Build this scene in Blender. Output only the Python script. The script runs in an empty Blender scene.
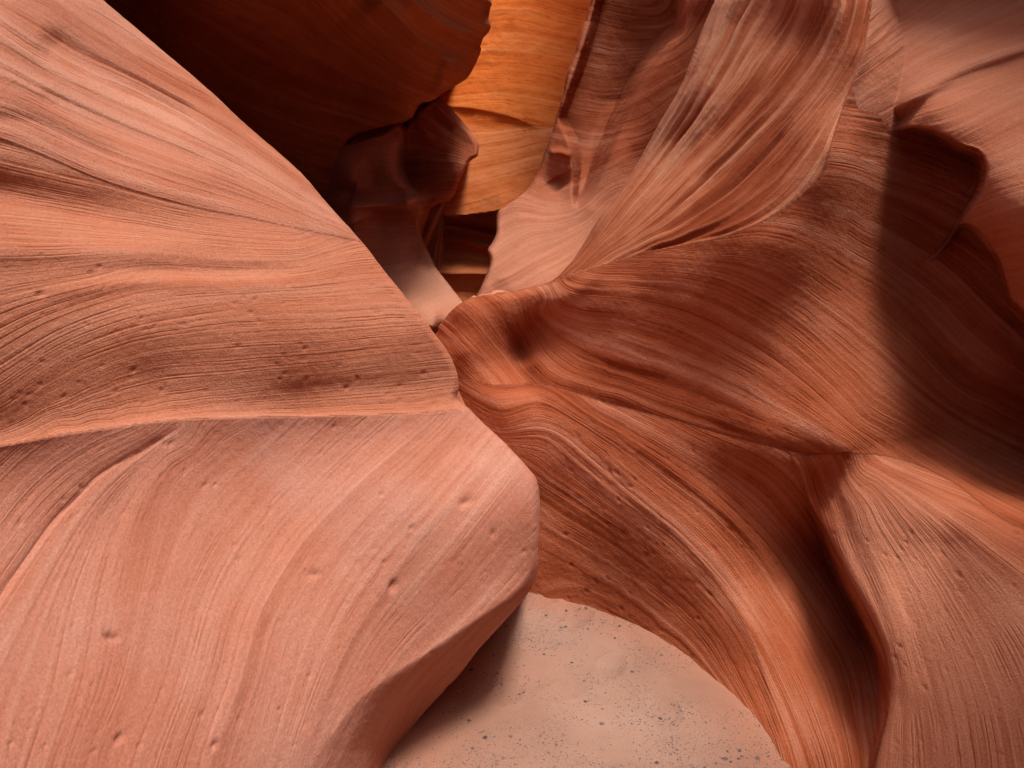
import bpy, math, numpy as np
R = math.radians
rng = np.random.default_rng(7)

# ------------------------------------------------------------------ scene, camera
sc = bpy.context.scene
CAM_H, PITCH, F, CX, CY = 1.6, R(-6.0), 683.0, 512.0, 384.0
cam = bpy.data.objects.new('camera', bpy.data.cameras.new('camera'))
sc.collection.objects.link(cam)
cam.location = (0, 0, CAM_H)
cam.rotation_euler = (R(90) + PITCH, 0, 0)
cam.data.sensor_width = 36.0
cam.data.lens = 36.0 * F / 1024.0
cam.data.clip_start = 0.05
cam.data.clip_end = 500
sc.camera = cam
FWD = np.array([0, math.cos(PITCH), math.sin(PITCH)])
UPV = np.array([0, -math.sin(PITCH), math.cos(PITCH)])
RGT = np.array([1.0, 0, 0])
EYE = np.array([0, 0, CAM_H])


def world(x, y, d):
    """a point seen at (x, y) in the photo's frame and d metres along the view axis"""
    a = ((x - CX) / F)[..., None] * RGT + (-(y - CY) / F)[..., None] * UPV + FWD
    return EYE + a * d[..., None]


# ------------------------------------------------------------------ numeric helpers
class TPS:
    def __init__(s, pts, vals, lam=0.0):
        p = np.asarray(pts, float) / 100.0
        v = np.asarray(vals, float)
        n = len(p)
        K = s.k(np.hypot(p[:, None, 0] - p[None, :, 0], p[:, None, 1] - p[None, :, 1])) + lam * np.eye(n)
        P = np.c_[np.ones(n), p]
        A = np.block([[K, P], [P.T, np.zeros((3, 3))]])
        s.c = np.linalg.solve(A, np.r_[v, np.zeros(3)])
        s.p = p

    @staticmethod
    def k(r):
        return np.where(r > 1e-9, r * r * np.log(np.maximum(r, 1e-9)), 0.0)

    def __call__(s, x, y):
        x = x / 100.0
        y = y / 100.0
        o = s.c[-3] + s.c[-2] * x + s.c[-1] * y
        for i in range(len(s.p)):
            r2 = (x - s.p[i, 0]) ** 2 + (y - s.p[i, 1]) ** 2
            o += s.c[i] * 0.5 * r2 * np.log(np.maximum(r2, 1e-18))
        return o


def smooth_poly(poly, n=6):
    """Catmull-Rom through the traced points"""
    p = np.asarray(poly, float)
    if len(p) < 3:
        return p
    q = np.vstack([2 * p[0] - p[1], p, 2 * p[-1] - p[-2]])
    out = []
    for i in range(1, len(q) - 2):
        a, b, c, d = q[i - 1], q[i], q[i + 1], q[i + 2]
        for t in np.linspace(0, 1, n, endpoint=False):
            out.append(0.5 * (2 * b + (c - a) * t + (2 * a - 5 * b + 4 * c - d) * t * t + (3 * b - a - 3 * c + d) * t ** 3))
    out.append(p[-1])
    return np.array(out)


def near_poly(x, y, poly):
    """signed distance, nearest point, arclength fraction distance to the ends"""
    best = np.full(x.shape, 1e18)
    sx = np.zeros_like(x); sy = np.zeros_like(x); sg = np.ones_like(x); al = np.zeros_like(x)
    acc = 0.0
    for i in range(len(poly) - 1):
        ax, ay = poly[i]; bx, by = poly[i + 1]
        dx, dy = bx - ax, by - ay
        L = math.hypot(dx, dy)
        if L < 1e-9:
            continue
        t = np.clip(((x - ax) * dx + (y - ay) * dy) / (L * L), 0, 1)
        qx = ax + t * dx; qy = ay + t * dy
        d2 = (x - qx) ** 2 + (y - qy) ** 2
        m = d2 < best - 1e-9
        best = np.where(m, d2, best)
        sx = np.where(m, qx, sx); sy = np.where(m, qy, sy)
        sg = np.where(m, np.sign(dx * (y - ay) - dy * (x - ax)), sg)
        al = np.where(m, acc + t * L, al)
        acc += L
    return np.sqrt(best) * np.where(sg == 0, 1, sg), sx, sy, al, acc


def inside(x, y, poly):
    r = np.zeros(x.shape, bool)
    n = len(poly)
    for i in range(n):
        ax, ay = poly[i]; bx, by = poly[(i + 1) % n]
        if ay == by:
            continue
        c = ((ay > y) != (by > y)) & (x < (bx - ax) * (y - ay) / (by - ay) + ax)
        r ^= c
    return r


PERM = rng.permutation(512)
PERM = np.r_[PERM, PERM]
GRAD = rng.normal(size=(512, 3)); GRAD /= np.linalg.norm(GRAD, axis=1)[:, None]


def noise(u, v, w):
    iu, iv, iw = np.floor(u).astype(int), np.floor(v).astype(int), np.floor(w).astype(int)
    fu, fv, fw = u - iu, v - iv, w - iw
    s = lambda t: t * t * t * (t * (t * 6 - 15) + 10)
    a, b, c = s(fu), s(fv), s(fw)
    o = 0
    for i in (0, 1):
        wi = a if i else 1 - a
        for j in (0, 1):
            wj = b if j else 1 - b
            for k in (0, 1):
                wk = c if k else 1 - c
                h = PERM[(PERM[(PERM[(iu + i) & 511] + iv + j) & 511] + iw + k) & 511]
                g = GRAD[h]
                o = o + wi * wj * wk * (g[..., 0] * (fu - i) + g[..., 1] * (fv - j) + g[..., 2] * (fw - k))
    return o * 1.6


def axis(a, b, step, lo, hi, coarse=8.0):
    """fine between lo and hi, coarser beyond"""
    m = list(np.arange(lo, hi + step, step))
    s, v, left = step, lo, []
    while v > a:
        s = min(coarse, s * 1.12); v -= s; left.append(v)
    s, v, right = step, m[-1], []
    while v < b:
        s = min(coarse, s * 1.12); v += s; right.append(v)
    return np.array(left[::-1] + m + right)


def feature(x, y, f):
    kind, poly, A = f[0], smooth_poly(f[1]), f[2]
    s, _, _, al, L = near_poly(x, y, poly)
    tl = f[-1]
    wt = np.clip(np.minimum(al, L - al) / tl, 0, 1) if tl > 0 else 1.0
    wt = wt * wt * (3 - 2 * wt) if tl > 0 else 1.0
    if kind == 'gauss':
        return A * wt * np.exp(-(s / f[3]) ** 2)
    if kind == 'soft':
        return A * wt / (1 + (s / f[3]) ** 2)
    if kind == 'asym':
        return A * wt * np.where(s < 0, np.exp(s / f[3]), np.exp(-s / f[4]))
    if kind == 'step':      # positive side comes forward by A, fading over f[4]
        sg = 1 / (1 + np.exp(-np.clip(s / f[3], -30, 30)))
        return A * wt * sg * np.exp(-(np.maximum(s, 0) / f[4]) ** 2)
    if kind == 'groove':    # a sharp crease
        return A * wt * np.exp(-np.abs(s) / f[3])


def lobe_depth(L, x, y):
    """depth of one bulge; beyond its outline it turns back and recedes"""
    t = TPS([p[:2] for p in L['depth']], [p[2] for p in L['depth']], L.get('lam', 0.0))
    ox, oy = x.copy(), y.copy()
    back = np.zeros_like(x)
    if L.get('sil') is not None:
        poly = smooth_poly(L['sil'], 4)
        ring = np.vstack([poly, poly[:1]])
        s, qx, qy, _, _ = near_poly(x, y, ring)
        s = np.abs(s)
        ins = inside(x, y, poly)
        w, rr = L['w'], L['R']
        lin = 0.0
        if L.get('round'):      # the lower edge turns under more and more slowly
            ty, tw, tr, tl = L['round']
            yy = np.where(ins, y, qy)
            on = (qx > 380) & (yy > ty[0])
            w = np.where(on, np.interp(yy, ty, tw), w); rr = np.where(on, np.interp(yy, ty, tr), rr); lin = np.where(on, np.interp(yy, ty, tl), 0.0)
        e = np.clip((w - s) / w, 0, 1)
        soft = np.clip(e * 1.15 - .075, 0, 1) + 0 * e
        back = np.where(ins, rr * ((1 - lin) * (1 - np.sqrt(np.maximum(1 - e * e, 0))) + lin * soft * np.minimum(1, .25 + soft)), rr + L.get('k', 0.03) * s)
        inset = np.minimum(L.get('inset', 0.12) * s, 14)
        ln = np.maximum(s, 1e-6)
        ox = np.where(ins, x, qx - (x - qx) / ln * inset)
        oy = np.where(ins, y, qy - (y - qy) / ln * inset)
    d = t(ox, oy)
    for f in L.get('feat', ()):
        d = d - feature(ox, oy, f)
    return d + back, ox, oy


def bed_field(B):
    pts, vals = [], []
    for poly, v in B['lines']:
        p = smooth_poly(poly, 8)
        acc = 0; last = -1e9
        for i in range(len(p)):
            if i:
                acc += math.hypot(*(p[i] - p[i - 1]))
            if acc - last >= B.get('every', 26) or i == len(p) - 1:
                pts.append(p[i]); vals.append(v); last = acc
    return TPS(pts, vals, B.get('lam', 0.02))


def build(name, xs, ys, lobes, sets, region, material, parts=None, parent=None, relief=1.0, pits=(), hook=None, swell=1.0):
    """one rock mass: base form, beds carved in relief, then a mesh (or one mesh per part)"""
    X, Y = np.meshgrid(xs, ys)
    if len(lobes) == 1:
        D, OX, OY = lobe_depth(lobes[0], X, Y)
    else:
        D, OX, OY = lobe_depth(lobes[0], X, Y)
        for L in lobes[1:]:
            d2, _, _ = lobe_depth(L, X, Y)
            k = L.get('blend', 0.03)
            h = np.clip(0.5 + 0.5 * (D - d2) / k, 0, 1)
            D = D * (1 - h) + d2 * h - k * h * (1 - h)
    P = world(OX, OY, D)
    reg = region(X, Y)

    def normals(P):
        du = np.gradient(P, axis=1); dv = np.gradient(P, axis=0)
        n = np.cross(dv, du)
        return n / np.maximum(np.linalg.norm(n, axis=-1), 1e-12)[..., None]
    N = normals(P)
    view = EYE - P
    flip = np.sum(N * view, -1).mean() < 0
    if flip:
        N = -N
    H = np.zeros_like(X); BED = np.zeros_like(X); REL = np.zeros_like(X)
    for i, B in enumerate(sets):
        m = reg == i
        if not m.any():
            continue
        x, y = X[m], Y[m]
        p = P[m]
        b = bed_field(B)(x, y)
        b = b + 1.6 * noise(p[:, 0] * 1.3 + 11 * i, p[:, 1] * 1.3, p[:, 2] * 1.3) + .8 * noise(p[:, 0] * 5 + 3 * i, p[:, 1] * 5, p[:, 2] * 5)
        px = D[m] / F
        Gb = np.full(X.shape, np.nan); Gb[m] = b
        gy_, gx_ = np.gradient(Gb, ys, xs)
        gb = np.nan_to_num(np.hypot(gx_, gy_)[m], nan=2.0)
        h = np.zeros_like(b)
        for lam, amp, sharp in B.get('relief', ((55, 2.2, 0), (21, 1.3, 1), (9, .7, 1), (4.2, .32, 1))):
            n = noise(b / lam + 17.3 * lam, p[:, 0] * .55 + i * 3.1, p[:, 2] * .55 + p[:, 1] * .3)
            if sharp:
                n = 0.5 - 2.0 * np.abs(n) * (1 + 0.0 * n)
                n = np.where(n > 0, n * 0.5, n)
            h += amp * n * np.clip((lam / np.maximum(gb, .05) - 3.2) / 3.0, 0, 1)
        gate = 0.45 + 1.3 * noise(p[:, 0] * 1.7 + 40, p[:, 1] * 1.7, p[:, 2] * 1.7 + i)
        h *= np.clip(gate, .08, 1.25) * B.get('amp', 1.0)
        H[m] = h * px * relief
        BED[m] = b + 400.0 * i
        REL[m] = h
    ed = np.zeros_like(X)
    for ax in (0, 1):
        dif = (np.diff(reg, axis=ax) != 0).astype(float)
        if ax == 0:
            ed[1:] = np.maximum(ed[1:], dif); ed[:-1] = np.maximum(ed[:-1], dif)
        else:
            ed[:, 1:] = np.maximum(ed[:, 1:], dif); ed[:, :-1] = np.maximum(ed[:, :-1], dif)
    for _ in range(5):
        q = np.pad(ed, 1, mode='edge')
        ed = np.maximum(ed * .0, (q[1:-1, 1:-1] * 2 + q[:-2, 1:-1] + q[2:, 1:-1] + q[1:-1, :-2] + q[1:-1, 2:]) / 6)
    H *= np.clip(1 - 2.6 * ed, 0, 1)
    # weathered swells and small chips
    sw = noise(P[..., 0] * 4 + 5, P[..., 1] * 4, P[..., 2] * 4) * .8 + noise(P[..., 0] * 11, P[..., 1] * 11 + 9, P[..., 2] * 11) * .35
    sw += .26 * noise(P[..., 0] * 45, P[..., 1] * 45 + 9, P[..., 2] * 45)
    H += sw * D / F * 1.1 * swell
    for i, B in enumerate(sets):
        if B.get('rough'):
            m = reg == i
            q = P[m]
            H[m] += B['rough'] * (.9 * noise(q[:, 0] * 18, q[:, 1] * 12, q[:, 2] * 24) + .5 * noise(q[:, 0] * 40, q[:, 1] * 26, q[:, 2] * 50)) * D[m] / F
    for (cx, cy, r, dep, ang) in pits:
        m = (np.abs(X - cx) < 4 * r) & (np.abs(Y - cy) < 4 * r)
        if m.any():
            u = (X[m] - cx) * math.cos(ang) + (Y[m] - cy) * math.sin(ang)
            v = -(X[m] - cx) * math.sin(ang) + (Y[m] - cy) * math.cos(ang)
            q = np.exp(-((u / (1.7 * r)) ** 2 + (v / r) ** 2))
            H[m] -= dep * q * D[m] / F
    P = P + N * H[..., None]
    N = normals(P)
    if flip:
        N = -N
    ny, nx = X.shape
    idx = np.arange(ny * nx).reshape(ny, nx)
    quads = np.stack([idx[:-1, :-1], idx[1:, :-1], idx[1:, 1:], idx[:-1, 1:]], -1).reshape(-1, 4)
    if flip:
        quads = quads[:, ::-1]
    V = P.reshape(-1, 3); NN = N.reshape(-1, 3)
    bed = BED.ravel(); rel = REL.ravel()
    fx = X.ravel()[quads].mean(1); fy = Y.ravel()[quads].mean(1)

    def emit(nm, sel):
        q = quads[sel]
        used, inv = np.unique(q, return_inverse=True)
        me = bpy.data.meshes.new(nm)
        nv, nf = len(used), len(q)
        me.vertices.add(nv); me.vertices.foreach_set('co', V[used].ravel())
        me.loops.add(nf * 4); me.loops.foreach_set('vertex_index', inv.ravel().astype(np.int32))
        me.polygons.add(nf)
        me.polygons.foreach_set('loop_start', np.arange(0, nf * 4, 4, dtype=np.int32))
        me.update(calc_edges=True)
        me.polygons.foreach_set('use_smooth', np.ones(nf, bool))
        a = me.attributes.new('bed', 'FLOAT', 'POINT'); a.data.foreach_set('value', bed[used])
        a = me.attributes.new('relief', 'FLOAT', 'POINT'); a.data.foreach_set('value', rel[used])
        if hook is not None:
            a = me.attributes.new('lit_tint', 'FLOAT', 'POINT'); a.data.foreach_set('value', hook(X, Y, P).ravel()[used])
        me.normals_split_custom_set_from_vertices(NN[used].tolist())
        me.materials.append(material)
        o = bpy.data.objects.new(nm, me)
        sc.collection.objects.link(o)
        if parent:
            o.parent = parent
        return o
    if parts is None:
        return emit(name, np.ones(len(quads), bool))
    pid = parts[1](fx, fy)
    os_ = [emit(nm, pid == i) for i, nm in enumerate(parts[0])]
    for o, m in zip(os_, parts[2] if len(parts) > 2 else ()):
        o.data.materials[0] = m
    return os_


def tag(o, label=None, cat=None, group=None, kind='thing'):
    if label: o['label'] = label
    if cat: o['category'] = cat
    if group: o['group'] = group
    if kind: o['kind'] = kind
    return o


def empty(name, loc):
    o = bpy.data.objects.new(name, None)
    o.location = (0, 0, 0)
    o.empty_display_size = .2
    sc.collection.objects.link(o)
    return o


# ------------------------------------------------------------------ materials
def rock_material(name, mid, dark, pale, contrast=1.0, scale=1.0, bump=.8, dust=.45):
    m = bpy.data.materials.new(name); m.use_nodes = True
    nt = m.node_tree; N = nt.nodes; N.clear()
    def nd(t, **k):
        n = N.new(t)
        for a, v in k.items():
            setattr(n, a, v)
        return n
    lk = nt.links.new
    out = nd('ShaderNodeOutputMaterial'); bs = nd('ShaderNodeBsdfPrincipled')
    bs.inputs['Roughness'].default_value = .92
    bs.inputs['Specular IOR Level'].default_value = .12
    lk(bs.outputs[0], out.inputs[0])
    geo = nd('ShaderNodeNewGeometry')
    bed = nd('ShaderNodeAttribute', attribute_name='bed')
    rel = nd('ShaderNodeAttribute', attribute_name='relief')
    sep = nd('ShaderNodeSeparateXYZ'); lk(geo.outputs['Position'], sep.inputs[0])

    def math_(op, a, b=None):
        n = nd('ShaderNodeMath', operation=op)
        for i, v in enumerate((a, b)):
            if v is None: continue
            if isinstance(v, (int, float)): n.inputs[i].default_value = v
            else: lk(v, n.inputs[i])
        return n.outputs[0]

    def bands(lam, along, detail, seed):
        c = nd('ShaderNodeCombineXYZ')
        lk(math_('MULTIPLY', bed.outputs['Fac'], 1.0 / lam), c.inputs[0])
        lk(math_('MULTIPLY', math_('ADD', sep.outputs[0], sep.outputs[2]), along), c.inputs[1])
        lk(math_('ADD', math_('MULTIPLY', sep.outputs[1], along), seed), c.inputs[2])
        n = nd('ShaderNodeTexNoise'); n.inputs['Scale'].default_value = 1.0
        n.inputs['Detail'].default_value = detail; n.inputs['Roughness'].default_value = .62
        lk(c.outputs[0], n.inputs['Vector'])
        return n.outputs['Fac']
    broad = bands(34 * scale, .3, 2.0, 0)
    mid_ = bands(8 * scale, .35, 3.0, 20)
    fine = bands(2.4 * scale, .7, 2.0, 40)
    blotch = nd('ShaderNodeTexNoise'); blotch.inputs['Scale'].default_value = 3.2; blotch.inputs['Detail'].default_value = 5
    lk(geo.outputs['Position'], blotch.inputs['Vector'])
    grain = nd('ShaderNodeTexNoise'); grain.inputs['Scale'].default_value = 130; grain.inputs['Detail'].default_value = 5; grain.inputs['Roughness'].default_value = .7
    lk(geo.outputs['Position'], grain.inputs['Vector'])
    f = math_('ADD', math_('MULTIPLY', broad, .55), math_('MULTIPLY', mid_, .7))
    f = math_('ADD', f, math_('MULTIPLY', fine, .5))
    f = math_('ADD', f, math_('MULTIPLY', blotch.outputs['Fac'], .35))
    f = math_('ADD', f, math_('MULTIPLY', rel.outputs['Fac'], .09))
    thin = bands(5.5 * scale, .25, 1.0, 70)
    line = math_('SUBTRACT', 1.0, math_('MINIMUM', 1.0, math_('MULTIPLY', math_('ABSOLUTE', math_('SUBTRACT', thin, .5)), 14.0)))
    brk = nd('ShaderNodeTexNoise'); brk.inputs['Scale'].default_value = 6.0; brk.inputs['Detail'].default_value = 3
    lk(geo.outputs['Position'], brk.inputs['Vector'])
    bm = nd('ShaderNodeMapRange'); bm.inputs[1].default_value = .42; bm.inputs[2].default_value = .6
    lk(brk.outputs['Fac'], bm.inputs[0])
    line = math_('MULTIPLY', line, bm.outputs[0])
    f = math_('SUBTRACT', f, math_('MULTIPLY', line, .14))
    f = math_('ADD', math_('MULTIPLY', math_('SUBTRACT', f, 1.02), contrast), .5)
    rp = nd('ShaderNodeValToRGB'); cr = rp.color_ramp
    cr.elements[0].position = .12; cr.elements[0].color = (*dark, 1)
    cr.elements[1].position = .88; cr.elements[1].color = (*pale, 1)
    e = cr.elements.new(.5); e.color = (*mid, 1)
    lk(f, rp.inputs[0])
    gm = nd('ShaderNodeMix', data_type='RGBA', blend_type='MULTIPLY'); gm.inputs[0].default_value = 1
    gr = nd('ShaderNodeMapRange'); gr.inputs[1].default_value = .25; gr.inputs[2].default_value = .75
    gr.inputs[3].default_value = .76; gr.inputs[4].default_value = 1.2
    lk(grain.outputs['Fac'], gr.inputs[0])
    lit_amt = nd('ShaderNodeAttribute', attribute_name='lit_tint')  # share of sky light tinted into the rock colour
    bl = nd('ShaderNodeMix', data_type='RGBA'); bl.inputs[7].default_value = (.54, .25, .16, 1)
    lk(math_('MULTIPLY', lit_amt.outputs['Fac'], math_('ADD', .55, math_('MULTIPLY', mid_, .8))), bl.inputs[0]); lk(rp.outputs[0], bl.inputs[6])
    dm = nd('ShaderNodeTexNoise'); dm.inputs['Scale'].default_value = 1.6; dm.inputs['Detail'].default_value = 6; dm.inputs['Roughness'].default_value = .65
    lk(geo.outputs['Position'], dm.inputs['Vector'])
    dr = nd('ShaderNodeMapRange'); dr.inputs[1].default_value = .45; dr.inputs[2].default_value = .72; dr.inputs[4].default_value = dust
    lk(dm.outputs['Fac'], dr.inputs[0])
    du = nd('ShaderNodeMix', data_type='RGBA'); du.inputs[7].default_value = (mid[0] * .96, mid[1] * 1.3, mid[2] * 1.6, 1)
    lk(dr.outputs[0], du.inputs[0]); lk(bl.outputs[2], du.inputs[6])
    lk(du.outputs[2], gm.inputs[6]); lk(gr.outputs[0], gm.inputs[7])
    lk(gm.outputs[2], bs.inputs['Base Color'])
    hgt = math_('ADD', math_('MULTIPLY', fine, .55), math_('MULTIPLY', grain.outputs['Fac'], .8))
    hgt = math_('ADD', hgt, math_('MULTIPLY', mid_, .9))
    hgt = math_('SUBTRACT', hgt, math_('MULTIPLY', line, .4))
    bp = nd('ShaderNodeBump'); bp.inputs['Strength'].default_value = bump; bp.inputs['Distance'].default_value = .011
    lk(hgt, bp.inputs['Height']); lk(bp.outputs[0], bs.inputs['Normal'])
    return m


ROCK = rock_material('red_sandstone', (.435, .16, .096), (.355, .107, .055), (.515, .237, .162), 1.35)
ROCK_SMOOTH = rock_material('smooth_sandstone', (.44, .175, .116), (.37, .125, .075), (.525, .255, .183), 1.15, 1.8, .4)
ROCK_DEEP = rock_material('shade_red_sandstone', (.375, .100, .043), (.255, .052, .017), (.48, .185, .11), 1.6, dust=.08)  # redder, darker copy for rock in shade; bounce and shade put into colour
ROCK_LIT = rock_material('lit_sandstone', (.415, .148, .082), (.33, .098, .046), (.50, .23, .15), .9, 1.0, .6, .2)  # lighter copy for upper face, bowl and foot; light put into colour
ROCK_FIN = rock_material('banded_sandstone', (.41, .130, .062), (.26, .056, .019), (.53, .235, .14), 2.0, 1.2, .8, 0.0)
ROCK_MID = rock_material('tawny_sandstone', (.437, .158, .09), (.362, .108, .052), (.513, .234, .155), .8, 1.2, .6, .2)
ROCK_DARK = rock_material('shade_brown_sandstone', (.37, .105, .036), (.27, .065, .018), (.48, .18, .09), dust=.1)  # browner copy for overhang and ledges; shade and bounce put into colour
ROCK_FAR_PALE = rock_material('lit_tan_sandstone', (.60, .175, .052), (.45, .10, .024), (.66, .26, .11), 1.3, .6, dust=.1)  # paler copy for the far wall's lit base; light put into the colour
ROCK_FAR = rock_material('bounce_orange_sandstone', (.64, .150, .022), (.48, .085, .011), (.70, .22, .06), 1.3, .8, dust=.05)  # far wall's bounced glow put into the rock colour

sand = bpy.data.materials.new('sand'); sand.use_nodes = True
nt = sand.node_tree; bs = nt.nodes['Principled BSDF']
bs.inputs['Roughness'].default_value = .95; bs.inputs['Specular IOR Level'].default_value = .1
g = nt.nodes.new('ShaderNodeNewGeometry')
n1 = nt.nodes.new('ShaderNodeTexNoise'); n1.inputs['Scale'].default_value = 2.2; n1.inputs['Detail'].default_value = 6
n2 = nt.nodes.new('ShaderNodeTexNoise'); n2.inputs['Scale'].default_value = 160; n2.inputs['Detail'].default_value = 4
mx = nt.nodes.new('ShaderNodeMath'); mx.operation = 'MULTIPLY_ADD'; mx.inputs[1].default_value = .5
nt.links.new(g.outputs['Position'], n1.inputs['Vector']); nt.links.new(g.outputs['Position'], n2.inputs['Vector'])
nt.links.new(n2.outputs['Fac'], mx.inputs[0]); nt.links.new(n1.outputs['Fac'], mx.inputs[2])
rp = nt.nodes.new('ShaderNodeValToRGB'); rp.color_ramp.elements[0].position = .45; rp.color_ramp.elements[1].position = 1.05
rp.color_ramp.elements[0].color = (.25, .138, .100, 1); rp.color_ramp.elements[1].color = (.365, .226, .174, 1)
nt.links.new(mx.outputs[0], rp.inputs[0]); da = nt.nodes.new('ShaderNodeAttribute'); da.attribute_name = 'dust'
dn = nt.nodes.new('ShaderNodeMath'); dn.operation = 'MULTIPLY'
nt.links.new(da.outputs['Fac'], dn.inputs[0]); nt.links.new(n1.outputs['Fac'], dn.inputs[1])
dx = nt.nodes.new('ShaderNodeMix'); dx.data_type = 'RGBA'; dx.inputs[7].default_value = (.34, .125, .07, 1)
nt.links.new(dn.outputs[0], dx.inputs[0]); nt.links.new(rp.outputs[0], dx.inputs[6]); nt.links.new(dx.outputs[2], bs.inputs['Base Color'])
bp = nt.nodes.new('ShaderNodeBump'); bp.inputs['Strength'].default_value = .6; bp.inputs['Distance'].default_value = .006
nt.links.new(n2.outputs['Fac'], bp.inputs['Height']); nt.links.new(bp.outputs[0], bs.inputs['Normal'])


def yline(poly):
    p = smooth_poly(poly, 6)
    o = np.argsort(p[:, 0])
    px, py = p[o, 0], p[o, 1]
    s0 = (py[1] - py[0]) / max(px[1] - px[0], 1e-6)
    return lambda x: np.interp(x, px, py)


# ------------------------------------------------------------------ left rock
CRACK = [(-260, 60), (-60, 122), (0, 140), (50, 159), (100, 180), (150, 196), (200, 209), (250, 218), (300, 229), (358, 241), (420, 254)]
LEDGE = [(-260, 480), (-100, 462), (0, 446), (61, 435), (125, 426), (188, 419), (291, 417), (380, 414.5), (422, 413), (462, 409), (560, 404)]
SIL_LEFT = [(-300, -420), (-100, -185), (0, -88), (50, -44), (103, 0), (150, 40), (200, 82), (250, 127), (300, 172), (332, 209), (360, 240), (380, 265),
            (400, 290), (440, 340), (452, 359), (458, 374), (459, 388), (457, 398), (464, 405), (475, 414), (490, 429), (505, 443), (520, 459), (533, 473), (538, 482),
            (540, 500), (539, 530), (538, 552), (538, 567), (534, 583), (526, 596), (502, 624), (480, 648), (463, 670), (444, 691), (427, 709), (414, 726),
            (406, 744), (400, 768), (393, 800), (380, 860), (330, 1100), (-400, 1100), (-700, 400), (-700, -420)]
left = dict(depth=[
    (540, 490, 2.80), (535, 570, 2.73), (460, 405, 3.0), (455, 372, 3.02), (300, 418, 2.46), (150, 425, 2.0), (0, 446, 1.6), (-120, 460, 1.35),
    (300, 550, 2.2), (150, 600, 1.75), (0, 650, 1.36), (0, 768, 1.22), (200, 768, 1.62), (290, 768, 1.83), (400, 500, 2.47),
    (300, 385, 2.437), (400, 388, 2.765), (150, 385, 2.03), (300, 330, 2.43), (400, 340, 2.77), (300, 270, 2.56), (360, 242, 2.9), (250, 130, 2.9), (103, 0, 2.75), (0, -88, 2.7),
    (150, 100, 2.62), (0, 0, 2.2), (0, 100, 1.9), (0, 200, 1.72), (0, 300, 1.60), (100, 200, 2.1), (200, 220, 2.4), (150, 330, 2.02), (0, 390, 1.58), (200, 160, 2.55), (50, 60, 2.28),
    (-150, 0, 1.9), (-150, 250, 1.35), (-150, 650, 1.08), (-150, 850, .98), (200, 900, 1.5), (380, 900, 2.0), (-300, 300, 1.1), (-300, -200, 2.1), (-300, 700, .9), (-500, 300, .8)],
    sil=SIL_LEFT, w=7, R=.07, k=.022, lam=.002, round=((560, 600, 635, 670, 700, 750, 820), (7, 15, 32, 50, 64, 86, 100), (.07, .13, .25, .34, .39, .43, .45), (0, .25, .5, .6, .65, .7, .7)),
    feat=[
        ('asym', CRACK, .022, 55, 4, 60),
        ('gauss', [(36, 34), (55, 42), (90, 64), (140, 92), (200, 126)], -.05, 13, 26), ('gauss', [(34, 90), (60, 102), (100, 122), (150, 142), (220, 168)], -.024, 9, 26),  # shallow hollows standing in for a rounded shadow patch
        ('gauss', [(-40, 112), (0, 118), (40, 124), (90, 146), (140, 168)], -.02, 8, 40),
        ('groove', CRACK, -.012, 2.5, 30),
        ('gauss', [(-160, 168), (-60, 182), (20, 198), (80, 210), (150, 226), (220, 238)], -.075, 24, 150),
        ('gauss', [(-100, 262), (0, 252), (90, 250), (170, 247), (230, 248)], .016, 12, 90),
        ('gauss', [(60, 277), (130, 270), (200, 271), (290, 271), (352, 259)], -.020, 8, 110),
        ('gauss', [(0, 306), (100, 285), (160, 282), (240, 284), (340, 276)], .010, 8, 90),
        ('gauss', [(250, 394), (330, 388), (400, 386), (462, 380)], -.007, 9, 60),
        ('asym', LEDGE, .045, 9, 70, 40),
        ('gauss', [(190, 421), (150, 460), (120, 505), (100, 560)], -.006, 14, 60),
        ('groove', [(185, 424), (140, 452), (100, 474), (75, 500), (50, 524), (20, 566), (0, 594), (-40, 660)], -.012, 5, 40),
        ('asym', [(425, 416), (350, 479), (290, 544), (250, 614), (230, 684), (200, 768)], .006, 40, 4, 50),
        ('asym', [(440, 416), (364, 479), (302, 544), (260, 614), (240, 684), (212, 768)], .004, 10, 3, 50),
        ('asym', [(500, 445), (470, 480), (430, 525), (390, 584), (345, 654), (312, 740), (300, 790)], .007, 6, 30, 60),
        ('gauss', [(540, 575), (505, 594), (460, 632), (415, 669), (380, 708), (350, 744), (330, 800)], .006, 8, 50),
    ])
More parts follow.
